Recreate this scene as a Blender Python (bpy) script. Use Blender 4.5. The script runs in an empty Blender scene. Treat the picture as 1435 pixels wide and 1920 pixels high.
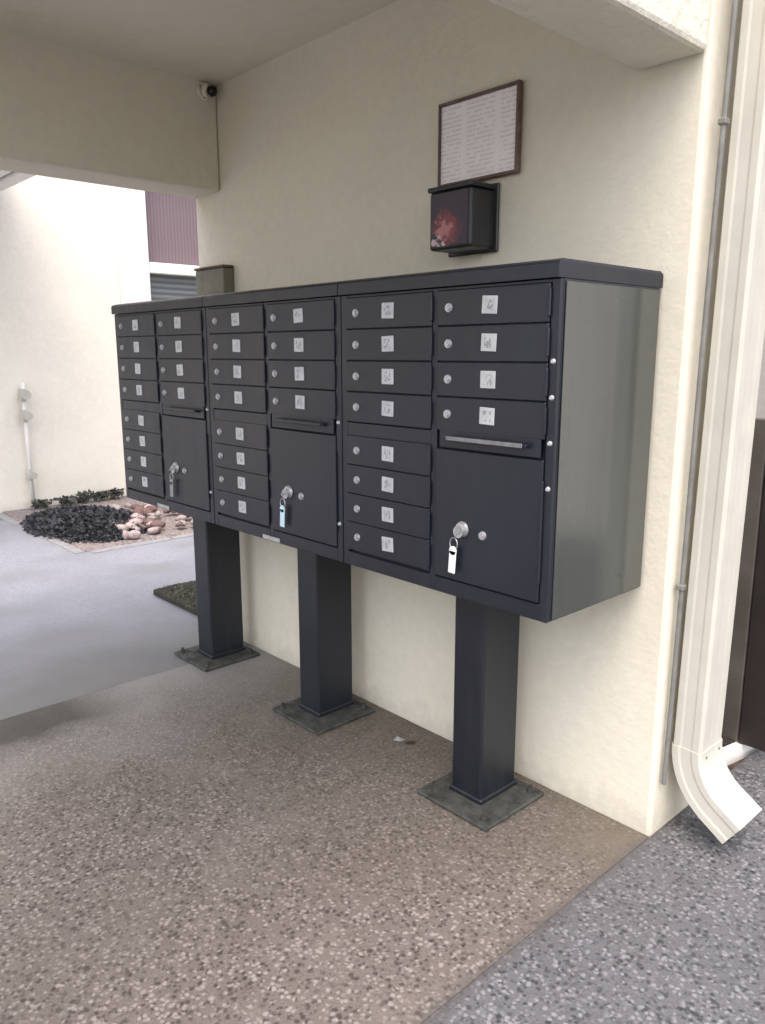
import bpy, bmesh, math, random
from mathutils import Vector, Matrix
random.seed(7)
R = math.radians
S = bpy.context.scene
C = S.collection

# ------------------------------------------------------------------ camera
cam = bpy.data.cameras.new("camera"); co = bpy.data.objects.new("camera", cam); C.objects.link(co)
cam.sensor_fit = 'VERTICAL'; cam.sensor_height = 24.0; cam.lens = 1461.0 / 1920.0 * 24.0
cam.clip_start = 0.05; cam.clip_end = 2000
yaw, pitch, roll = 0.8248, -0.2019, -0.001
f = Vector((-math.sin(yaw) * math.cos(pitch), math.cos(yaw) * math.cos(pitch), math.sin(pitch)))
r = f.cross(Vector((0, 0, 1))).normalized(); u = r.cross(f)
r2 = r * math.cos(roll) + u * math.sin(roll); u2 = u * math.cos(roll) - r * math.sin(roll)
M = Matrix((r2, u2, -f)).transposed().to_4x4(); M.translation = Vector((0.9615, -1.9394, 1.3748))
co.matrix_world = M
S.camera = co

# ------------------------------------------------------------------ light
SUN_EL, SUN_AZ = R(64), R(46)        # azimuth measured from +X towards -Y
wd = bpy.data.worlds.new("World"); S.world = wd; wd.use_nodes = True
nt = wd.node_tree; bg = nt.nodes['Background']
sky = nt.nodes.new('ShaderNodeTexSky'); sky.sky_type = 'NISHITA'; sky.sun_disc = False
sky.sun_elevation = SUN_EL; sky.air_density = 1.0; sky.dust_density = 5.0; sky.ozone_density = 1.0
sd = Vector((math.cos(SUN_AZ) * math.cos(SUN_EL), -math.sin(SUN_AZ) * math.cos(SUN_EL), math.sin(SUN_EL)))
sky.sun_rotation = math.atan2(sd.x, sd.y)
nt.links.new(sky.outputs[0], bg.inputs[0]); bg.inputs[1].default_value = 0.15
sl = bpy.data.lights.new("sun", 'SUN'); sl.energy = 1.15; sl.angle = R(125); sl.color = (1, .95, .88)
so = bpy.data.objects.new("sun", sl); C.objects.link(so)
so.rotation_euler = sd.to_track_quat('Z', 'Y').to_euler(); so.location = (3, -3, 8)
vs = S.view_settings; vs.view_transform = 'Standard'; vs.look = 'None'; vs.exposure = 1.36; vs.gamma = 1; vs.use_curve_mapping = False

# ------------------------------------------------------------------ material helpers
def mat(name):
    m = bpy.data.materials.new(name); m.use_nodes = True
    return m, m.node_tree, m.node_tree.nodes['Principled BSDF']
def N(t, kind, **kw):
    n = t.nodes.new(kind)
    for k, v in kw.items():
        if isinstance(v, (int, float, tuple)) and k in n.inputs: n.inputs[k].default_value = v
        else: setattr(n, k, v)
    return n
def ramp(t, src, stops, interp='LINEAR'):
    n = t.nodes.new('ShaderNodeValToRGB'); n.color_ramp.interpolation = interp
    e = n.color_ramp.elements
    while len(e) < len(stops): e.new(0.5)
    for i, (p, c) in enumerate(stops):
        e[i].position = p; e[i].color = c if len(c) == 4 else (*c, 1)
    t.links.new(src, n.inputs[0]); return n
def g(v): return (v, v, v)
def mixc(t, fac, a, b, blend='MIX'):
    n = t.nodes.new('ShaderNodeMix'); n.data_type = 'RGBA'; n.blend_type = blend
    for i, s in ((0, fac), (6, a), (7, b)):
        if hasattr(s, 'is_output'): t.links.new(s, n.inputs[i])
        elif i == 0: n.inputs[0].default_value = s
        else: n.inputs[i].default_value = (*s, 1)
    return n.outputs[2]
def pos(t, kind='pos'):
    if kind == 'pos': return t.nodes.new('ShaderNodeNewGeometry').outputs['Position']
    return t.nodes.new('ShaderNodeTexCoord').outputs['Object']
def bump(t, b, h, strength=.3, dist=.01):
    n = t.nodes.new('ShaderNodeBump'); n.inputs['Strength'].default_value = strength; n.inputs['Distance'].default_value = dist
    t.links.new(h, n.inputs['Height']); t.links.new(n.outputs[0], b.inputs['Normal'])
def noise(t, vec, scale, detail=4, rough=.55):
    n = N(t, 'ShaderNodeTexNoise', Scale=scale, Detail=detail, Roughness=rough); t.links.new(vec, n.inputs['Vector']); return n
def math_(t, op, a, b=0.0):
    n = t.nodes.new('ShaderNodeMath'); n.operation = op
    for i, s in enumerate((a, b)):
        if hasattr(s, 'is_output'): t.links.new(s, n.inputs[i])
        else: n.inputs[i].default_value = s
    return n.outputs[0]

def stucco(name, col, bs=.25, bscale=90, bd=.004, dirt=.12):
    m, t, b = mat(name); p = pos(t)
    n1 = noise(t, p, 1.6, 5); n2 = noise(t, p, 28, 4)
    c = mixc(t, ramp(t, n1.outputs[0], [(.3, g(0)), (.75, g(1))]).outputs[0], col, tuple(x * (1 - dirt) for x in col))
    c = mixc(t, ramp(t, n2.outputs[0], [(.35, g(0)), (.7, g(.5))]).outputs[0], c, tuple(min(1, x * 1.06) for x in col))
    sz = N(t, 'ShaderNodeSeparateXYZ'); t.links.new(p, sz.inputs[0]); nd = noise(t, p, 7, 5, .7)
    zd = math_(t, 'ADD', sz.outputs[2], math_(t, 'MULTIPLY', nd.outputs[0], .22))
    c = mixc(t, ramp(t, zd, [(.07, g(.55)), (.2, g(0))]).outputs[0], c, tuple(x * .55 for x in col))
    t.links.new(c, b.inputs['Base Color']); b.inputs['Roughness'].default_value = .85
    h = noise(t, p, bscale, 3, .6); h2 = noise(t, p, bscale * .3, 2)
    bump(t, b, math_(t, 'ADD', h.outputs[0], h2.outputs[0]), bs, bd)
    return m
def plain(name, col, rough=.5, metal=0, var=.15, nscale=20, bs=0, bscale=60):
    m, t, b = mat(name); p = pos(t, 'obj'); n1 = noise(t, p, nscale, 4)
    c = mixc(t, ramp(t, n1.outputs[0], [(.3, g(0)), (.7, g(1))]).outputs[0], tuple(min(1, x * (1 + var)) for x in col), tuple(x * (1 - var) for x in col))
    t.links.new(c, b.inputs['Base Color']); b.inputs['Metallic'].default_value = metal
    t.links.new(ramp(t, n1.outputs[0], [(.2, g(rough * .8)), (.8, g(min(1, rough * 1.2)))]).outputs[0], b.inputs['Roughness'])
    if bs: bump(t, b, noise(t, p, bscale, 3).outputs[0], bs, .003)
    return m
def aggregate(name, dark, mid, light, scale=75, stain=(.09, .085, .07), stain_amt=.5, extra=None, amt=1.0):
    m, t, b = mat(name); p = pos(t)
    wob = noise(t, p, 60, 2); pv = N(t, 'ShaderNodeVectorMath', operation='MULTIPLY_ADD')
    t.links.new(wob.outputs['Color'], pv.inputs[0]); pv.inputs[1].default_value = (.010, .010, .010); t.links.new(p, pv.inputs[2])
    fine = noise(t, p, 190, 3, .6)
    c = mixc(t, ramp(t, fine.outputs[0], [(.3, g(0)), (.7, g(1))]).outputs[0], tuple(.72 * q + .28 * d for q, d in zip(mid, dark)), tuple(.8 * q + .2 * l for q, l in zip(mid, light)))
    hgt = fine.outputs[0]
    for k, (sc, col, lo, hi, thr, off) in enumerate(((scale * .95, dark, .30, .60, .30, 0), (scale * 1.15, light, .30, .58, .32, 3.1), (scale * .75, light, .20, .45, .55, 7.7), (scale * 1.0, dark, .22, .5, .5, 12.3))):
        ad = N(t, 'ShaderNodeVectorMath', operation='ADD'); t.links.new(pv.outputs[0], ad.inputs[0]); ad.inputs[1].default_value = (off, off * 1.7, off * .3)
        v = N(t, 'ShaderNodeTexVoronoi', Scale=sc); t.links.new(ad.outputs[0], v.inputs['Vector'])
        sep = N(t, 'ShaderNodeSeparateColor'); t.links.new(v.outputs['Color'], sep.inputs[0])
        dot = ramp(t, math_(t, 'ADD', v.outputs['Distance'], math_(t, 'MULTIPLY', sep.outputs[1], .14)), [(lo, g(.85)), (hi, g(0))]).outputs[0]
        pick = ramp(t, sep.outputs[0], [(thr, g(0)), (thr + .25, g(1))]).outputs[0]
        c = mixc(t, math_(t, 'MULTIPLY', dot, pick), c, col)
        if k == 1 or k == 2: hgt = math_(t, 'ADD', hgt, math_(t, 'MULTIPLY', dot, .6))
    big = noise(t, p, 4, 5, .65)
    c = mixc(t, ramp(t, big.outputs[0], [(.45, g(0)), (.75, g(.35))]).outputs[0], c, tuple(.9 * q for q in mid))
    sn = noise(t, p, 1.7, 6, .6)
    c = mixc(t, ramp(t, sn.outputs[0], [(.46, g(0)), (.72, g(stain_amt))]).outputs[0], c, stain)
    if extra: c = extra(t, p, c)
    t.links.new(c, b.inputs['Base Color'])
    t.links.new(ramp(t, sn.outputs[0], [(.35, g(.8)), (.65, g(.5))]).outputs[0], b.inputs['Roughness'])
    bump(t, b, hgt, .4 * amt, .004)
    return m
def edge_dirt(t, p, c, x0, col, width=.06):
    s = N(t, 'ShaderNodeSeparateXYZ'); t.links.new(p, s.inputs[0]); nb = noise(t, p, 14, 5, .7)
    d = math_(t, 'ADD', math_(t, 'ABSOLUTE', math_(t, 'SUBTRACT', s.outputs[0], x0)), math_(t, 'MULTIPLY', nb.outputs[0], width * 1.6))
    return mixc(t, ramp(t, d, [(width * .75, g(.8)), (width * 1.6, g(0))]).outputs[0], c, col)

CREAM = (.69, .65, .54)
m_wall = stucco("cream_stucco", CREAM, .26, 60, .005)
m_beam = stucco("rough_cream_stucco", CREAM, .55, 34, .014)
m_ceil = stucco("ceiling_paint", (.72, .69, .585), .15, 120, .003)
m_house = stucco("pale_house_stucco", (.84, .80, .71), .4, 45, .006)

def floor_extra(t, p, c):
    s = N(t, 'ShaderNodeSeparateXYZ'); t.links.new(p, s.inputs[0])
    # grey towards the far joint, brown by the wall, dark oily stain along the joint
    n = noise(t, p, 2.2, 5, .6)
    fx = math_(t, 'ADD', s.outputs[0], math_(t, 'MULTIPLY', n.outputs[0], 1.1))
    w = ramp(t, math_(t, 'MULTIPLY', math_(t, 'ADD', fx, 2.4), .5), [(.40, g(.95)), (.58, g(.5)), (.82, g(0))]).outputs[0]
    nb = noise(t, p, 9, 3)
    dx = math_(t, 'ABSOLUTE', math_(t, 'ADD', s.outputs[0], 2.0))
    dk = ramp(t, math_(t, 'ADD', dx, math_(t, 'MULTIPLY', nb.outputs[0], .16)), [(.22, g(.95)), (.36, g(0))]).outputs[0]
    gy = ramp(t, math_(t, 'MULTIPLY', math_(t, 'ADD', s.outputs[1], 2.0), .5), [(.54, g(1)), (.68, g(0))]).outputs[0]
    c = mixc(t, math_(t, 'MULTIPLY', dk, gy), c, (.05, .048, .042))
    wy = ramp(t, math_(t, 'ADD', s.outputs[1], math_(t, 'MULTIPLY', n.outputs[0], .6)), [(0, g(0)), (.3, g(.45))]).outputs[0]
    c = mixc(t, wy, c, (.125, .10, .072))
    n4 = noise(t, p, 3.4, 5, .65)
    c = mixc(t, ramp(t, n4.outputs[0], [(.5, g(0)), (.68, g(.4))]).outputs[0], c, (.21, .185, .172))
    # noisy olive tone growing towards the wall and far end, pinkish aggregate elsewhere
    n3 = noise(t, p, 1.3, 6, .7)
    gz = math_(t, 'ADD', math_(t, 'ADD', s.outputs[1], math_(t, 'MULTIPLY', s.outputs[0], -.28)), math_(t, 'MULTIPLY', n3.outputs[0], 1.5))
    c = mixc(t, ramp(t, gz, [(.0, g(0)), (.75, g(.42))]).outputs[0], c, (.098, .086, .064))
    w2 = math_(t, 'MULTIPLY', w, ramp(t, math_(t, 'MULTIPLY', dk, gy), [(0, g(.9)), (1, g(0))]).outputs[0])
    c = mixc(t, w2, c, (.27, .266, .255))
    return edge_dirt(t, p, c, 0, (.085, .075, .072), .03)
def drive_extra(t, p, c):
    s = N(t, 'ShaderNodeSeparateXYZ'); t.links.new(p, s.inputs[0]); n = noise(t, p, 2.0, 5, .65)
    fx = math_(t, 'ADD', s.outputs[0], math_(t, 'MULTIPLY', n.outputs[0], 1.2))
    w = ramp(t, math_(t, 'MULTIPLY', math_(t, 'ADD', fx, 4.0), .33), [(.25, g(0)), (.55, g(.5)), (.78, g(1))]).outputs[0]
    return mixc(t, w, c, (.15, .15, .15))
m_floor = aggregate("brown_exposed_aggregate", (.030, .023, .02), (.135, .113, .101), (.30, .264, .248), 68, (.085, .071, .055), .4, floor_extra)
m_walk = aggregate("grey_exposed_aggregate", (.02, .02, .023), (.105, .105, .113), (.245, .248, .265), 68, (.065, .065, .07), .35, lambda t, p, c: edge_dirt(t, p, c, 0, (.075, .068, .068), .04))
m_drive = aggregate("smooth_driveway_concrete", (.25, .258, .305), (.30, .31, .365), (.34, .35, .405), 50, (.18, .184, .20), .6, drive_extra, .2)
m_ground = plain("ground_soil", (.10, .085, .06), .9, 0, .3, 3)

def paint_metal(name, col, rough, spec=.5, wear=1.0):
    m, t, b = mat(name); p = pos(t)
    n1 = noise(t, p, 2.2, 3, .5); n2 = noise(t, p, 240, 2)
    mp = N(t, 'ShaderNodeMapping'); t.links.new(p, mp.inputs[0]); mp.inputs['Scale'].default_value = (34, 34, 2.2)
    st = noise(t, mp.outputs[0], 1, 4, .6)
    sc_ = noise(t, p, 60, 6, .8)
    c = mixc(t, ramp(t, n1.outputs[0], [(.45, g(0)), (.8, g(.55))]).outputs[0], col, tuple(x * 1.4 + .006 for x in col))
    c = mixc(t, ramp(t, st.outputs[0], [(.5, g(0)), (.75, g(.35 * wear))]).outputs[0], c, tuple(x * 1.5 + .012 for x in col))
    c = mixc(t, ramp(t, sc_.outputs[0], [(.66, g(0)), (.72, g(.3 * wear * wear))]).outputs[0], c, tuple(x * 2 + .02 for x in col))
    t.links.new(c, b.inputs['Base Color']); b.inputs['Specular IOR Level'].default_value = spec
    t.links.new(ramp(t, math_(t, 'MULTIPLY', math_(t, 'ADD', n1.outputs[0], st.outputs[0]), .5), [(.35, g(rough)), (.7, g(rough + .22 * wear))]).outputs[0], b.inputs['Roughness'])
    wv = noise(t, p, 5, 2)
    bump(t, b, math_(t, 'ADD', math_(t, 'MULTIPLY', n2.outputs[0], .12), math_(t, 'MULTIPLY', wv.outputs[0], 1.5)), .25, .002)
    return m
m_cab = paint_metal("charcoal_powder_coat", (.007, .009, .0165), .30)
m_side = paint_metal("charcoal_side_with_light", (.040, .046, .041), .13, .95, .3)  # paler than the front coat: side light and sheen put into the colour
m_ped = paint_metal("charcoal_pedestal_paint", (.010, .0125, .018), .34)
m_plate = plain("mossy_iron_plate", (.042, .043, .038), .8, 0, .55, 35, .8, 90)
m_alu = plain("aluminium_tag", (.50, .51, .52), .45, .35, .18, 55)
m_lock = plain("chrome_lock", (.46, .46, .48), .38, .6, .1, 40)
m_black = plain("black_plastic", (.022, .022, .025), .4, 0, .2)
m_lens = plain("black_lens", (.004, .003, .003), .12, 0, .1)
m_white = plain("white_paint", (.78, .77, .74), .5, 0, .05, 6)
m_spout = plain("cream_downspout_paint", (.51, .49, .43), .45, 0, .06, 9)
m_grey = plain("dull_grey", (.17, .168, .158), .6, 0, .2)
m_brown = plain("brown_wood_frame", (.13, .08, .07), .5, 0, .25, 30)
m_olive = plain("olive_grey_box_paint", (.155, .15, .115), .6, 0, .2, 12)
m_rust = plain("rusty_brown_edge", (.11, .075, .045), .8, 0, .4, 30)
m_mulch = plain("brown_mulch", (.06, .042, .036), .95, 0, .6, 45, 1.0, 60)
m_gravel = plain("pinkish_gravel", (.24, .205, .20), .95, 0, .55, 42, 1.0, 55)
m_stone = plain("pinkish_stone", (.36, .30, .295), .85, 0, .45, 9, .4, 30)
m_brick = plain("reddish_stone", (.16, .10, .09), .85, 0, .35, 14, .4, 30)
m_kerb = plain("pale_kerb_concrete", (.30, .30, .315), .85, 0, .15, 12, .3, 80)
m_tag = plain("white_key_tag", (.78, .8, .82), .35, 0, .05)
m_bluetag = plain("pale_blue_key_tag", (.55, .75, .86), .3, 0, .08)

# number plate: aluminium with worn, unreadable dark strokes
m_num, t, b = mat("number_plate")
oi = N(t, 'ShaderNodeObjectInfo'); tc = pos(t, 'obj')
va = N(t, 'ShaderNodeVectorMath', operation='ADD'); t.links.new(tc, va.inputs[0])
cb = N(t, 'ShaderNodeCombineXYZ'); t.links.new(math_(t, 'MULTIPLY', oi.outputs['Random'], 40), cb.inputs[1]); t.links.new(cb.outputs[0], va.inputs[1])
mp = N(t, 'ShaderNodeMapping'); t.links.new(va.outputs[0], mp.inputs[0]); mp.inputs['Scale'].default_value = (1.5, 1, .8)
n = noise(t, mp.outputs[0], 120, 1, .3)
sp = N(t, 'ShaderNodeSeparateXYZ'); t.links.new(tc, sp.inputs[0])
inside = math_(t, 'MULTIPLY', math_(t, 'LESS_THAN', math_(t, 'ABSOLUTE', sp.outputs[0]), .013), math_(t, 'LESS_THAN', math_(t, 'ABSOLUTE', sp.outputs[2]), .013))
ink = math_(t, 'MULTIPLY', inside, ramp(t, n.outputs[0], [(.50, g(0)), (.56, g(.6))]).outputs[0])
wear = noise(t, va.outputs[0], 35, 2)
base = mixc(t, wear.outputs[0], (.34, .35, .37), (.60, .61, .62))
t.links.new(mixc(t, ink, base, (.10, .11, .13)), b.inputs['Base Color'])
b.inputs['Roughness'].default_value = .5; b.inputs['Metallic'].default_value = .15

# printed notice: pale sheet with blocks of grey lines in two columns
m_sheet, t, b = mat("notice_sheet")
tc = pos(t, 'obj'); s = N(t, 'ShaderNodeSeparateXYZ'); t.links.new(tc, s.inputs[0])
ln = math_(t, 'LESS_THAN', math_(t, 'FRACT', math_(t, 'MULTIPLY', s.outputs[2], 78)), .45)
nb = noise(t, tc, 60, 2); words = math_(t, 'GREATER_THAN', nb.outputs[0], .44)
colm = math_(t, 'GREATER_THAN', math_(t, 'FRACT', math_(t, 'ADD', math_(t, 'MULTIPLY', s.outputs[0], 7.6), .5)), .16)
ink = math_(t, 'MULTIPLY', math_(t, 'MULTIPLY', ln, words), math_(t, 'MULTIPLY', colm, .42))
t.links.new(mixc(t, ink, (.88, .85, .86), (.50, .47, .49)), b.inputs['Base Color']); b.inputs['Roughness'].default_value = .3

# drop-box label: dark plum print with a worn reddish flower-like smudge
m_label, t, b = mat("drop_box_label")
tc = pos(t, 'obj'); nb = noise(t, tc, 34, 5, .7)
def spot(cx, cz, rad):
    d = N(t, 'ShaderNodeVectorMath', operation='DISTANCE'); t.links.new(tc, d.inputs[0]); d.inputs[1].default_value = (cx, -.117, cz)
    q = math_(t, 'ADD', d.outputs['Value'], math_(t, 'MULTIPLY', math_(t, 'SUBTRACT', nb.outputs[0], .5), .15))
    return ramp(t, math_(t, 'DIVIDE', q, rad), [(.5, g(1)), (1, g(0))]).outputs[0]
c = mixc(t, spot(-.012, -.045, .062), (.045, .034, .05), (.20, .05, .06))
c = mixc(t, spot(-.025, -.05, .034), c, (.42, .17, .17))
c = mixc(t, spot(-.045, -.085, .024), c, (.60, .46, .46))
t.links.new(c, b.inputs['Base Color']); b.inputs['Roughness'].default_value = .5

def leafmat(name, c1, c2, rough=.5):
    m, t, b = mat(name); p = pos(t); n = noise(t, p, 40, 3)
    t.links.new(mixc(t, ramp(t, n.outputs[0], [(.35, g(0)), (.65, g(1))]).outputs[0], c1, c2), b.inputs['Base Color'])
    b.inputs['Roughness'].default_value = rough; return m
m_dleaf = leafmat("dark_leaf", (.016, .019, .026), (.06, .062, .072), .65)
m_pleaf = leafmat("greyish_leaf", (.05, .055, .045), (.13, .135, .12), .6)
m_hleaf = leafmat("brown_hedge_leaf", (.028, .030, .016), (.075, .066, .04), .5)
m_gleaf = leafmat("grass_blade", (.065, .07, .045), (.11, .108, .08), .7)
m_bark = plain("dark_bark", (.045, .03, .022), .9, 0, .3, 30)
m_pane_up, t, b = mat("plum_window_glass")
n = N(t, 'ShaderNodeTexWave', Scale=9.0, Distortion=2.0); n.bands_direction = 'Y'; t.links.new(pos(t), n.inputs['Vector'])
t.links.new(mixc(t, n.outputs[1], (.17, .125, .145), (.22, .17, .185)), b.inputs['Base Color']); b.inputs['Roughness'].default_value = .25
m_pane_lo, t, b = mat("grey_window_glass")
n = N(t, 'ShaderNodeTexWave', Scale=6.0, Distortion=1.0); n.bands_direction = 'Z'; t.links.new(pos(t), n.inputs['Vector'])
t.links.new(mixc(t, n.outputs[1], (.09, .105, .11), (.19, .21, .22)), b.inputs['Base Color']); b.inputs['Roughness'].default_value = .25
m_soffit = plain("pale_soffit_metal", (.42, .42, .42), .5, 0, .06)

# ------------------------------------------------------------------ mesh helpers
def bm_box(bm, x0, x1, y0, y1, z0, z1, bev=0, seg=1):
    res = bmesh.ops.create_cube(bm, size=1)
    vsx = res['verts']
    for v in vsx: v.co = Vector((x0 + (v.co.x + .5) * (x1 - x0), y0 + (v.co.y + .5) * (y1 - y0), z0 + (v.co.z + .5) * (z1 - z0)))
    if bev:
        ed = list({e for v in vsx for e in v.link_edges})
        bmesh.ops.bevel(bm, geom=ed, offset=bev, segments=seg, affect='EDGES', profile=.5)
def bm_cyl(bm, p0, p1, r0, r1=None, seg=12):
    p0, p1 = Vector(p0), Vector(p1); d = p1 - p0
    mt = d.to_track_quat('Z', 'Y').to_matrix().to_4x4(); mt.translation = (p0 + p1) / 2
    bmesh.ops.create_cone(bm, cap_ends=True, segments=seg, radius1=r0, radius2=r0 if r1 is None else r1, depth=d.length, matrix=mt)
def bm_loft(bm, rings, cap=True):
    vr = [[bm.verts.new(p) for p in ring] for ring in rings]; k = len(rings[0])
    for a, b2 in zip(vr, vr[1:]):
        for i in range(k): bm.faces.new((a[i], a[(i + 1) % k], b2[(i + 1) % k], b2[i]))
    if cap: bm.faces.new(vr[0][::-1]); bm.faces.new(vr[-1])
    bmesh.ops.recalc_face_normals(bm, faces=bm.faces[:])
def mesh(bm, name, m, smooth=False):
    me = bpy.data.meshes.new(name); bm.to_mesh(me); bm.free()
    if m: me.materials.append(m)
    if smooth: me.polygons.foreach_set('use_smooth', [True] * len(me.polygons))
    return me
def link(name, me, parent=None, loc=(0, 0, 0), rot=(0, 0, 0)):
    o = bpy.data.objects.new(name, me); C.objects.link(o); o.parent = parent; o.location = loc; o.rotation_euler = rot
    return o
def obj(name, bm, m, parent=None, loc=(0, 0, 0), rot=(0, 0, 0), smooth=False):
    return link(name, mesh(bm, name, m, smooth), parent, loc, rot)
def box(name, m, parent, x0, x1, y0, y1, z0, z1, bev=0, seg=1):
    bm = bmesh.new(); bm_box(bm, x0, x1, y0, y1, z0, z1, bev, seg); return obj(name, bm, m, parent)
def tag(o, label, cat, group=None):
    o['label'] = label; o['category'] = cat
    if group: o['group'] = group
    return o
def thing(name, label, cat, loc=(0, 0, 0), group=None):
    o = link(name, None, None, loc); o.empty_display_size = .1; return tag(o, label, cat, group)
def struct(o): o['kind'] = 'structure'; return o
def foliage(bm, n, fn, size, droop=.3):
    for i in range(n):
        c, nrm = fn()
        d = Vector((random.gauss(0, 1), random.gauss(0, 1), random.gauss(0, .6))) + nrm * .8
        d.normalize(); side = d.cross(Vector((random.gauss(0, 1), random.gauss(0, 1), random.gauss(0, 1)))).normalized()
        s = size * random.uniform(.6, 1.3); w = s * .32
        tip = c + d * s + Vector((0, 0, -droop * s * random.random())); mid = c + d * s * .5
        a, b1, c1, e = bm.verts.new(c), bm.verts.new(mid + side * w), bm.verts.new(tip), bm.verts.new(mid - side * w)
        bm.faces.new((a, b1, c1, e))

# ------------------------------------------------------------------ setting: ground, slabs
struct(box('ground', m_ground, None, -400, 400, -400, 400, -.6, -.08))
struct(box('porch_floor', m_floor, None, -2.055, -.0004, -6, 0.0, -.1, 0))
struct(box('pavement', m_walk, None, .0004, 14, -12, 12, -.1, -.001))
struct(box('driveway', m_drive, None, -5.9, -2.06, -12, 12, -.1, -.002, .003))
bm = bmesh.new()
bm_box(bm, -1.9, -.0, .32, 3.0, -.1, -.03)
struct(obj('mulch_bed', bm, m_mulch))

# ------------------------------------------------------------------ porch building
pb = thing('porch_building', 'cream stucco building whose covered porch shelters the mailboxes', 'building')
box('wall', m_wall, pb, -2.405, 0, .002, .30, -.05, 3.6, .012, 2)
bx = bmesh.new(); bm_box(bx, -.186, 0, -2.3, .001, 2.069, 3.6, .014, 2); obj('beam', bx, m_beam, pb)
bx = bmesh.new(); bm_box(bx, -2.405, -2.18, -2.3, .001, 2.066, 3.6, .012, 2); obj('beam', bx, m_wall, pb)
box('ceiling', m_ceil, pb, -2.185, -.18, -2.2, .001, 2.492, 2.62)
for x in (-2.405, -.225): box('column', m_wall, pb, x, x + .225, -2.302, -2.12, -.05, 2.075, .012, 2)
box('roof', m_grey, pb, -2.45, .05, -2.35, .4, 3.602, 3.7)

# ------------------------------------------------------------------ neighbouring house behind
FX = -6.2
nh = thing('neighbouring_house', 'pale stucco house across the driveway with a white framed window', 'house', (FX, 0, 0))
bm = bmesh.new()
WY0, WY1, WZ0, WZ1 = 1.62, 2.9, 1.62, 3.1
bm_box(bm, -.3, 0, -9, WY0, -.1, 6); bm_box(bm, -.3, 0, WY1, 9, -.1, 6)
bm_box(bm, -.3, 0, WY0, WY1, -.1, WZ0); bm_box(bm, -.3, 0, WY0, WY1, WZ1, 6)
obj('wall', bm, m_house, nh)
win = thing('window', '', ''); del win['label']; del win['category']; win.parent = nh
win_me = bmesh.new()
bm_box(win_me, .0, .045, WY0 - .26, WY0 + .03, WZ0 - .1, WZ1 + .1, .006)
bm_box(win_me, .0, .045, WY1 - .03, WY1 + .2, WZ0 - .1, WZ1 + .1, .006)
bm_box(win_me, .0, .043, WY0 + .03, WY1 - .03, WZ1 - .03, WZ1 + .1, .006)
bpy.data.objects.remove(win)
win = obj('window', win_me, m_white, nh)
box('sill', m_white, win, .0, .07, WY0 + .032, WY1 - .032, WZ0 - .1, WZ0 + .03, .006)
box('meeting_rail', m_white, win, -.05, .03, WY0 + .032, WY1 - .032, 2.115, 2.215, .006)
box('pane', m_pane_up, win, -.09, -.07, WY0, WY1, 2.2, WZ1)
box('pane', m_pane_lo, win, -.07, -.055, WY0, WY1, WZ0, 2.13)
cn = thing('canopy', '', ''); bpy.data.objects.remove(cn)
bm = bmesh.new(); bm_box(bm, 0.0, 1.75, -4.0, .385, 2.70, 2.9); cn = obj('canopy', bm, m_soffit, nh)
for i in range(24):
    y = .385 - i * .17
    box('soffit_panel', m_white, cn, .004, 1.74, y - .14, y - .012, 2.668, 2.702, .01)
# wall pipe with valves
vp = thing('valve_pipe', 'pale grey pipe with two valves fixed to the house wall across the driveway', 'pipe', (FX, .40, 0))
bm = bmesh.new(); bm_cyl(bm, (.05, 0, .0), (.05, 0, 1.12), .018); obj('pipe', bm, m_white, vp, smooth=True)
for z, rr in ((1.02, .045), (.84, .042), (.32, .035)):
    bm = bmesh.new(); bm_cyl(bm, (.05, -.01, z - .05), (.05, -.01, z + .05), rr * .8, rr * .6, 12); bm_cyl(bm, (.05, 0, z), (.13, 0, z), .014); bm_cyl(bm, (.12, 0, z), (.135, 0, z), rr * .9)
    obj('valve', bm, plain("weathered_valve_metal", (.50, .49, .44), .6, .1, .1), vp)

# planting bed across the driveway
bm = bmesh.new(); bm_box(bm, -6.19, -4.36, .13, 6, -.1, .02, .02); struct(obj('gravel_bed', bm, m_gravel))
for i in range(9):
    bm = bmesh.new(); bm_box(bm, -.035, .035, -.3, .3, -.1, .008, .006, 2)
    if i < 6: k = obj('kerb_stone', bm, m_kerb, None, (-4.32, .46 + i * .62, 0), (0, 0, R(random.uniform(-1.2, 1.2))))
    else: k = obj('kerb_stone', bm, m_kerb, None, (-4.66 - (i - 6) * .62, .10, 0), (0, 0, R(90 + random.uniform(-1.2, 1.2))))
    tag(k, 'pale concrete kerb stone edging the far planting bed', 'kerb', 'kerb stones of the far planting bed')
def mound(cx, cy, rx, ry, rz, n, size, m, label):
    t = thing('low_shrub', label, 'shrub', (cx, cy, 0))
    def fn():
        a = random.uniform(0, 2 * math.pi); q = random.random() ** .5; h = (1 - q * q) ** .5 * random.uniform(.55, 1)
        return Vector((math.cos(a) * q * rx, math.sin(a) * q * ry, h * rz)), Vector((math.cos(a) * q, math.sin(a) * q, .6))
    bm = bmesh.new(); foliage(bm, n, fn, size); obj('foliage', bm, m, t)
    bm = bmesh.new()
    for i in range(9):
        a = i * .7; bm_cyl(bm, (0, 0, -.02), (math.cos(a) * rx * .6, math.sin(a) * ry * .6, rz * .65), .012, .004, 5)
    obj('stem', bm, m_bark, t)
mound(-5.2, .50, .72, .44, .09, 6500, .038, m_dleaf, 'low dark bluish shrub spreading in front of the far house wall')
mound(-4.72, .42, .28, .28, .06, 1800, .032, m_dleaf, 'small dark shrub at the kerb beside the pinkish stones')
random.seed(11)
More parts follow.
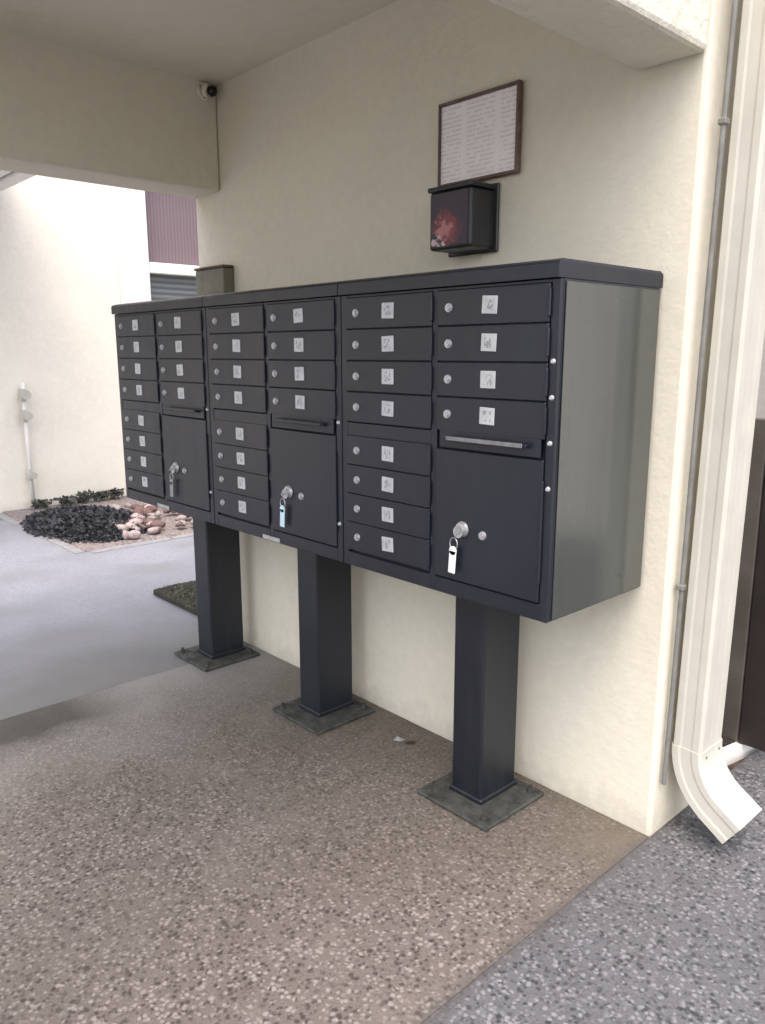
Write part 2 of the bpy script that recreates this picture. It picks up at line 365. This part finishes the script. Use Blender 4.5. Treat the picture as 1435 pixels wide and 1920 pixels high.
for i in range(110):
    x, y = random.uniform(-5.5, -4.40), random.uniform(.5, 1.7)
    if y < .8 and x < -4.9: x += .45
    s = random.uniform(.02, .06); bm = bmesh.new(); bmesh.ops.create_icosphere(bm, subdivisions=1, radius=s)
    for v in bm.verts: v.co = Vector((v.co.x, v.co.y * 1.2, v.co.z * .7)) + Vector((random.gauss(0, 1), random.gauss(0, 1), random.gauss(0, 1))) * s * .14
    bmesh.ops.bevel(bm, geom=bm.edges[:], offset=s * .12, segments=1, affect='EDGES')
    red = random.random() < .4
    o = obj('bed_stone', bm, m_brick if red else m_stone, None, (x, y, .03 + s * .35 + max(0, (y - .6) * .05)), (0, 0, random.uniform(0, 3)), True)
    if red: tag(o, 'dull red rounded stone in the far planting bed', 'stone', 'red stones in the far bed')
    else: tag(o, 'pinkish white rounded stone in the far planting bed', 'stone', 'pinkish stones in the far bed')
for i, (y, h) in enumerate(((.44, .06), (.66, .07), (.83, .09), (.98, .08), (1.13, .08))):
    bm = bmesh.new()
    foliage(bm, 150, lambda: (Vector((random.gauss(0, .022), random.gauss(0, .035), random.uniform(.02, h))), Vector((0, 0, .5))), .045)
    o = obj('small_plant', bm, m_pleaf, None, (-6.08, y, .02))
    tag(o, 'tiny dark plant at the foot of the far house wall', 'plant', 'tiny plants along the far house wall')

# small lawn past the wall end
lw = bmesh.new(); bm_box(lw, -3.12, -2.44, .02, 1.6, -.003, .035, .008); o = struct(obj('lawn_bed', lw, plain("dark_soil_edge", (.03, .028, .02), .95, 0, .3, 20)))
bm = bmesh.new()
foliage(bm, 9000, lambda: (Vector((random.uniform(-3.11, -2.45), random.uniform(.03, 1.2), .03)), Vector((0, 0, 1.0))), .018, .5)
o = obj('grass', bm, m_gleaf); o['kind'] = 'stuff'; tag(o, 'short green grass in the bed beyond the wall end', 'grass')

# ------------------------------------------------------------------ cluster mailboxes
UW = .757; FY = -.455
def mk(fn, name, m, smooth=False):
    bm = bmesh.new(); fn(bm); return mesh(bm, name, m, smooth)
def f_cab(bm):
    bm_box(bm, -UW + .0015, -.0015, .0, .424, 0, .797, .004, 2)           # shell
def f_frame(bm):                                                            # front frame around the two columns
    w = UW
    bm_box(bm, -w + .002, -w + .026, -.011, .001, .0, .796, .002)
    bm_box(bm, -.026, -.002, -.011, .001, .0, .796, .002)
    bm_box(bm, -.391, -.371, -.010, .001, .0, .796, .002)
    for x0, x1 in ((-w + .026, -.391), (-.371, -.026)):
        bm_box(bm, x0, x1, -.0105, .001, .0, .042, .002); bm_box(bm, x0, x1, -.0105, .001, .787, .796, .002)
    bm_box(bm, -w + .026, -.391, -.0095, .001, .396, .436, .002)
me_cab = mk(f_cab, 'cabinet', m_cab); me_frame = mk(f_frame, 'front_frame', m_cab)
def f_cap(bm):
    x0, x1 = -UW + .001, -.001
    a, b2 = [], []
    ring = lambda ix, yf, yb, z: [(x0 + ix, yf, z), (x1 - ix, yf, z), (x1 - ix, yb, z), (x0 + ix, yb, z)]
    bm_loft(bm, [ring(.0005, -.022, .434, .797), ring(.0005, -.022, .434, .827), ring(.001, -.018, .432, .832), ring(.004, -.002, .425, .838)])
me_cap = mk(f_cap, 'roof_cap', m_cab)
def f_door(w, h):
    def fn(bm):
        bm_box(bm, -w / 2, w / 2, -.0145, -.004, -h / 2, h / 2, .002, 1)
        bm_box(bm, w / 2 - .004, w / 2 + .004, -.018, -.010, -h * .36, h * .36, .002)   # hinge knuckle
    return fn
DW = .341; DH = .0862
me_door = mk(f_door(DW, DH), 'tenant_door', m_cab)
me_parcel = mk(f_door(DW, .345), 'parcel_door', m_cab)
me_num = mk(lambda bm: bm_box(bm, -.0235, .0235, -.0168, -.0140, -.021, .021, .0012), 'number_plate', m_num)
def f_lock(bm):
    bm_cyl(bm, (0, -.014, 0), (0, -.019, 0), .012, .0105, 16); bm_cyl(bm, (0, -.0185, 0), (0, -.0225, 0), .0075, .007, 14)
    bm_box(bm, -.0012, .0012, -.0236, -.0224, -.005, .005)
me_lock = mk(f_lock, 'lock', m_lock)
def f_biglock(bm):
    bm_cyl(bm, (0, -.0155, 0), (0, -.023, 0), .021, .018, 20); bm_cyl(bm, (0, -.022, 0), (0, -.030, 0), .012, .011, 16)
    bm_box(bm, -.0015, .0015, -.0312, -.0298, -.008, .008)
me_biglock = mk(f_biglock, 'lock', m_lock)
def f_slot(bm):
    bm_box(bm, -.16, .16, -.014, -.004, -.028, .024, .003)
    bm_box(bm, -.13, .13, -.030, -.0135, -.004, .003, .0015)
    bm_box(bm, -.13, .13, -.0145, -.0138, -.016, -.005)
me_slot = mk(f_slot, 'mail_slot', m_cab)
me_lip = mk(lambda bm: bm_box(bm, -.12, .122, -.034, -.0305, -.005, .006, .0015), 'slot_lip', plain("lit_slot_edge", (.20, .20, .21), .4, .4, .25, 40))  # pale colour paints the light caught by the nearest lip
me_lip2 = me_lip.copy(); me_lip2.materials.clear(); me_lip2.materials.append(m_cab)
me_rivet = mk(lambda bm: bm_cyl(bm, (0, -.010, 0), (0, -.0155, 0), .0065, .004, 10), 'rivet', m_alu)
PEDX = (-.485, -1.283, -2.063)
PADX = (-.475, -1.272, -2.063)
labels = ('nearest dark grey cluster mailbox with twelve numbered doors, next to the downspout',
          'middle dark grey cluster mailbox of the three standing along the cream wall',
          'farthest dark grey cluster mailbox of the three, beside the porch opening')
ROWS_T = (1.484, 1.396, 1.308, 1.220); ROWS_B = (1.094, 1.007, .920, .833)
for ui in range(3):
    xr = -.071 - ui * (UW + .0005)
    un = thing('cluster_mailbox', labels[ui], 'mailbox', (xr, 0, 0), 'cluster mailboxes along the wall')
    zb = .739
    if ui == 0: box('lit_side_panel', m_side, un, .0, .0016, FY + .022, FY + .434, zb + .006, zb + .79)  # thin sheet carrying the painted light of the exposed side
    link('cabinet', me_cab, un, (0, FY + .016, zb)); link('front_frame', me_frame, un, (0, FY + .016, zb)); link('roof_cap', me_cap, un, (0, FY + .016, zb))
    for cx, rows in ((-.1985, ROWS_T), (-.5615 + .0, ROWS_T + ROWS_B)):
        for z in rows:
            d = link('tenant_door', me_door, un, (cx, FY + .016, z))
            link('number_plate', me_num, d, (.0 if cx > -.4 else .008, 0, .002), (0, R(random.uniform(-3, 3)), 0))
            link('lock', me_lock, d, (-.131 if cx > -.4 else -.124, 0, 0))
    pdz = .957
    d = link('parcel_door', me_parcel, un, (-.1985, FY + .016, pdz))
    link('lock', me_biglock, d, (-.072, 0, -.03)); link('lock', me_lock, d, (-.004, 0, -.036))
    sl_ = link('mail_slot', me_slot, un, (-.1985, FY + .016, 1.160)); link('slot_lip', me_lip if ui == 0 else me_lip2, sl_)
    for z in ((1.355, 1.274, 1.17, 1.064) if ui == 0 else (1.17, .86)): link('rivet', me_rivet, un, (-.0135, FY + .0145, z))
    # pedestal
    px = PEDX[ui] - xr; pad = PADX[ui] - xr
    bm = bmesh.new(); bm_box(bm, px - .06, px + .06, -.25, -.08, .012, .7, .007, 2); bm_box(bm, px - .066, px + .066, -.256, -.074, .012, .03, .004)
    ped = obj('pedestal', bm, m_ped, un)
    box('top_flange', m_ped, ped, px - .14, px + .14, -.36, -.05, .70, .7385, .003)
    bm = bmesh.new(); bm_box(bm, pad - .143, pad + .143, -.335, -.046, .0005, .014, .004); obj('base_plate', bm, m_plate, ped)
    for sx in (-1, 1):
        for yy in (-.305, -.078):
            bm = bmesh.new(); bm_cyl(bm, (pad + sx * .11, yy, .013), (pad + sx * .11, yy, .026), .011, None, 6); bm_cyl(bm, (pad + sx * .11, yy, .025), (pad + sx * .11, yy, .036), .006)
            obj('bolt', bm, m_plate, ped)
    if ui > 0:
        box('worn_sticker', plain("pale_worn_sticker", (.36, .37, .37), .5, 0, .3, 60), un, px + .02, px + .12, FY + .0035, FY + .0048, .742, .756)
    # key hanging from the parcel lock
    kx, kz = xr - .1985 - .075, .905
    tl = ('white key tag hanging from the parcel lock of the nearest mailbox', 'pale blue key tag hanging from the parcel lock of the middle mailbox', 'dull key tag hanging from the parcel lock of the farthest mailbox')[ui]
    kt = thing('key_tag', tl, 'key tag', (kx, FY - .013, .839), 'key tags on parcel locks')
    mm = (m_tag, m_bluetag, plain("dull_key_tag", (.25, .26, .27), .4))[ui]
    bm = bmesh.new(); bm_box(bm, -.012, .012, -.002, .002, -.032, .030, .0018); bm_cyl(bm, (0, -.002, .03), (0, .002, .03), .012, None, 14); obj('tag', bm, mm, kt, (-.018, 0, 0), (0, R(4), 0))
    bm = bmesh.new()
    for i in range(14):
        a0, a1 = i / 14 * 2 * math.pi, (i + 1) / 14 * 2 * math.pi
        bm_cyl(bm, (.013 * math.cos(a0) - .014, 0, .048 + .017 * math.sin(a0)), (.013 * math.cos(a1) - .014, 0, .048 + .017 * math.sin(a1)), .0015, None, 5)
    obj('ring', bm, m_lock, kt)
    bm = bmesh.new(); bm_cyl(bm, (0, -.001, .082), (0, .0015, .082), .016, None, 16); bm_box(bm, -.002, .002, -.014, .012, .078, .086); obj('key', bm, m_lock, kt)

# ------------------------------------------------------------------ things on the wall
nf = thing('notice_frame', 'printed notice in a thin brown frame above the black box', 'notice', (-.7, 0, 2.005))
x0, x1, z0, z1 = -.15, .148, -.112, .12
box('sheet', m_sheet, nf, x0, x1, -.012, -.004, z0, z1)
for n_, q in (('top', (x0 - .004, x1 + .004, z1 - .002, z1 + .008)), ('bottom', (x0 - .004, x1 + .004, z0 - .007, z0 + .003)), ('l', (x0 - .007, x0 - .0, z0 - .007, z1 + .008)), ('r', (x1 - .0, x1 + .011, z0 - .007, z1 + .008))):
    box('frame_rail', m_brown, nf, q[0], q[1], -.021 if n_ in 'lr' else -.019, -.002, q[2], q[3], .002)

db = thing('drop_box', 'black wall box with a reddish worn label above the mailboxes', 'box', (-.715, 0, 1.787))
bm = bmesh.new()
bm_box(bm, -.085, .085, -.115, .0, -.105, .064, .01, 3); body = obj('body', bm, m_black, db)
box('lid', m_black, db, -.09, .09, -.12, -.001, .0645, .079, .005, 2)
o = box('label', m_label, db, -.074, .074, -.1172, -.1155, -.095, .056)
box('back_plate', m_black, db, -.1, .1, -.012, -.0015, -.113, .084, .003)
bm = bmesh.new(); bm_cyl(bm, (-.089, -.07, -.05), (-.089, -.07, .05), .024, .024, 14); bm_cyl(bm, (-.085, -.07, 0), (-.105, -.07, 0), .014); obj('latch', bm, m_black, db, smooth=False)

jb = thing('junction_box', 'olive grey electrical box on the wall behind the farthest mailbox', 'electrical box', (-2.215, 0, 1.55))
box('body', m_olive, jb, -.12, .12, -.055, -.001, -.1, .188, .006, 2)
box('cover_edge', m_rust, jb, -.124, .124, -.06, -.001, .1885, .2, .004)
bm = bmesh.new(); bm_cyl(bm, (.0, -.03, -.1), (0, -.03, -.5), .012); obj('conduit', bm, m_olive, jb)

sc = thing('security_camera', 'small dome security camera in the corner of the far porch beam', 'camera', (-2.18, -.06, 2.455))
bm = bmesh.new(); bm_cyl(bm, (.0, 0, 0), (.018, 0, 0), .036, .033, 28); bm_cyl(bm, (.018, 0, 0), (.03, .005, -.003), .030, .024, 28); obj('base', bm, m_wall, sc)
bm = bmesh.new(); bmesh.ops.create_uvsphere(bm, u_segments=20, v_segments=12, radius=.022); obj('lens', bm, m_lens, sc, (.044, .012, -.004), smooth=True)
for a in (40, 160, 250, 320):
    bm = bmesh.new(); bm_cyl(bm, (.016, 0, 0), (.0215, 0, 0), .003, None, 8); obj('screw', bm, m_grey, sc, (0, .031 * math.cos(R(a)), .031 * math.sin(R(a))))

# ------------------------------------------------------------------ downspout and added shade strip at the wall corner
ds = thing('downspout', 'cream ribbed metal downspout with kicked out elbow at the wall corner', 'downspout', (0, 0, 0))
def ring_xy(cx, cy, cz, wx, wy, tilt):
    pts = []
    k = .16
    prof = [(-1, -1 + k), (-1 + k, -1), (-.45, -1), (-.3, -.97), (.0, -.97), (.3, -.97), (.45, -1), (1 - k, -1), (1, -1 + k), (1, -.45), (.975, -.3), (.975, .3), (1, .45), (1, 1 - k), (1 - k, 1), (-1 + k, 1), (-1, 1 - k)]
    for a, b2 in prof:
        lx, ly = a * wx / 2, b2 * wy / 2
        pts.append((cx + lx * math.cos(tilt), cy + ly, cz + lx * math.sin(tilt)))
    return pts
bm = bmesh.new(); bm_loft(bm, [ring_xy(.057, .125, 3.55, .085, .14, 0), ring_xy(.057, .125, .275, .085, .14, 0)]); obj('pipe', bm, m_spout, ds)
bm = bmesh.new(); rings = []
EA, ER, EZ = R(57), .19, .28
for i in range(17):
    a = EA * i / 16
    rings.append(ring_xy(.057 + ER - ER * math.cos(a), .125, EZ - ER * math.sin(a), .091, .147, a))
ex, ez = .057 + ER - ER * math.cos(EA), EZ - ER * math.sin(EA)
rings.append(ring_xy(ex + .075 * math.sin(EA), .125, ez - .075 * math.cos(EA), .091, .147, EA))
bm_loft(bm, rings, False); obj('elbow', bm, m_spout, ds)
for sy in (.085, .165):
    bm = bmesh.new(); bm_cyl(bm, (.099, sy, .262), (.1055, sy, .262), .0045, None, 8); obj('screw', bm, m_grey, ds)
el = [c_ for c_ in ds.children if c_.name.startswith('elbow')][0]; sm = el.modifiers.new('thickness', 'SOLIDIFY'); sm.thickness = .003
cb_ = thing('gap_shade_strip', 'thin dark grey strip added for the shaded gap beside the downspout', 'shade_strip')  # added dark strip, takes the place of the shaded gap at the corner
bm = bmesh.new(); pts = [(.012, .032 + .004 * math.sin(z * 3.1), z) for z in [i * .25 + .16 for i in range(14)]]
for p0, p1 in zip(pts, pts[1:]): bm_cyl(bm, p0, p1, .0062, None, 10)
obj('shade_strip', bm, m_grey, cb_)
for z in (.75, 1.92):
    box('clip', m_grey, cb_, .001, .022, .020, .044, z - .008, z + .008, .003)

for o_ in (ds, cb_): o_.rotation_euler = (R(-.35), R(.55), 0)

# ------------------------------------------------------------------ hedge and edging beyond the corner
random.seed(5)
gt = thing('board_gate', 'low dark brown gate of upright boards behind the wall corner', 'gate', (-.5, .70, 0))
m_board = plain("dark_brown_board", (.020, .015, .014), .5, 0, .35, 5)
m_board2 = plain("greyed_brown_board", (.085, .075, .066), .55, 0, .3, 5)
for i in range(13):
    x = -.62 + i * .098
    bm = bmesh.new(); bm_box(bm, x, x + .094, -.012 - .002 * (i % 2), .012, .03, 1.16 + random.uniform(-.004, .004), .004)
    obj('board', bm, m_board2 if i in (9, 10) else m_board, gt)
for z in (.25, .95): box('rail', m_board, gt, -.62, .65, .0135, .05, z - .04, z + .04, .003)
eg = bmesh.new(); prev = None; rg = []
for i in range(15):
    a = i / 14; x = -.09 + .16 * math.sin(a * 1.6) + .0; y = .43 + a * 1.3
    rg.append([(x - .012, y, -.06), (x + .012, y, -.06), (x + .012, y, .028), (x - .012, y, .028)])
bm_loft(eg, rg); o = obj('bed_edging', eg, m_white); tag(o, 'white curved garden edging in front of the dark brown gate', 'edging')
bw = thing('rear_wall', 'greyish wall rising behind the dark brown gate', 'wall')
box('wall', stucco("grey_stucco", (.36, .345, .33), .3, 60, .006), bw, -6.0, 1.95, 3.2, 3.45, -.1, 4.0)
bw = thing('added_reflection_wall', 'unseen pale cream wall added to reflect in the nearest mailbox side', 'wall')
box('wall', m_house, bw, 1.951, 7.0, 3.1, 3.45, -.1, 4.0)  # out of view, added to brighten the reflection on the mailbox side

# ------------------------------------------------------------------ small litter by the wall
bm = bmesh.new()
vv = [bm.verts.new(p) for p in ((-.018, -.01, 0), (.014, -.014, .004), (.02, .01, .001), (-.012, .014, .006), (0, 0, .010))]
for i in range(4): bm.faces.new((vv[i], vv[(i + 1) % 4], vv[4]))
o = obj('paper_scrap', bm, m_kerb, None, (-.905, -.135, .002), (0, 0, .4)); tag(o, 'crumpled white paper scrap on the floor by the wall', 'litter')
so_ = o.modifiers.new('thickness', 'SOLIDIFY'); so_.thickness = .0012
bm = bmesh.new()
for i in range(6):
    x = -.02 + i * .008; w = .010 * math.sin((i + .5) / 6 * math.pi)
    bm.verts.new((x, -w, .002 + .003 * (i % 2))); bm.verts.new((x, w, .004))
bm.verts.ensure_lookup_table()
for i in range(5): bm.faces.new((bm.verts[2 * i], bm.verts[2 * i + 2], bm.verts[2 * i + 3], bm.verts[2 * i + 1]))
o = obj('dry_leaf', bm, m_bark, None, (-.86, -.12, .002), (0, 0, 1.0)); tag(o, 'small dark dry leaf beside the paper scrap', 'leaf')
so_ = o.modifiers.new('thickness', 'SOLIDIFY'); so_.thickness = .001
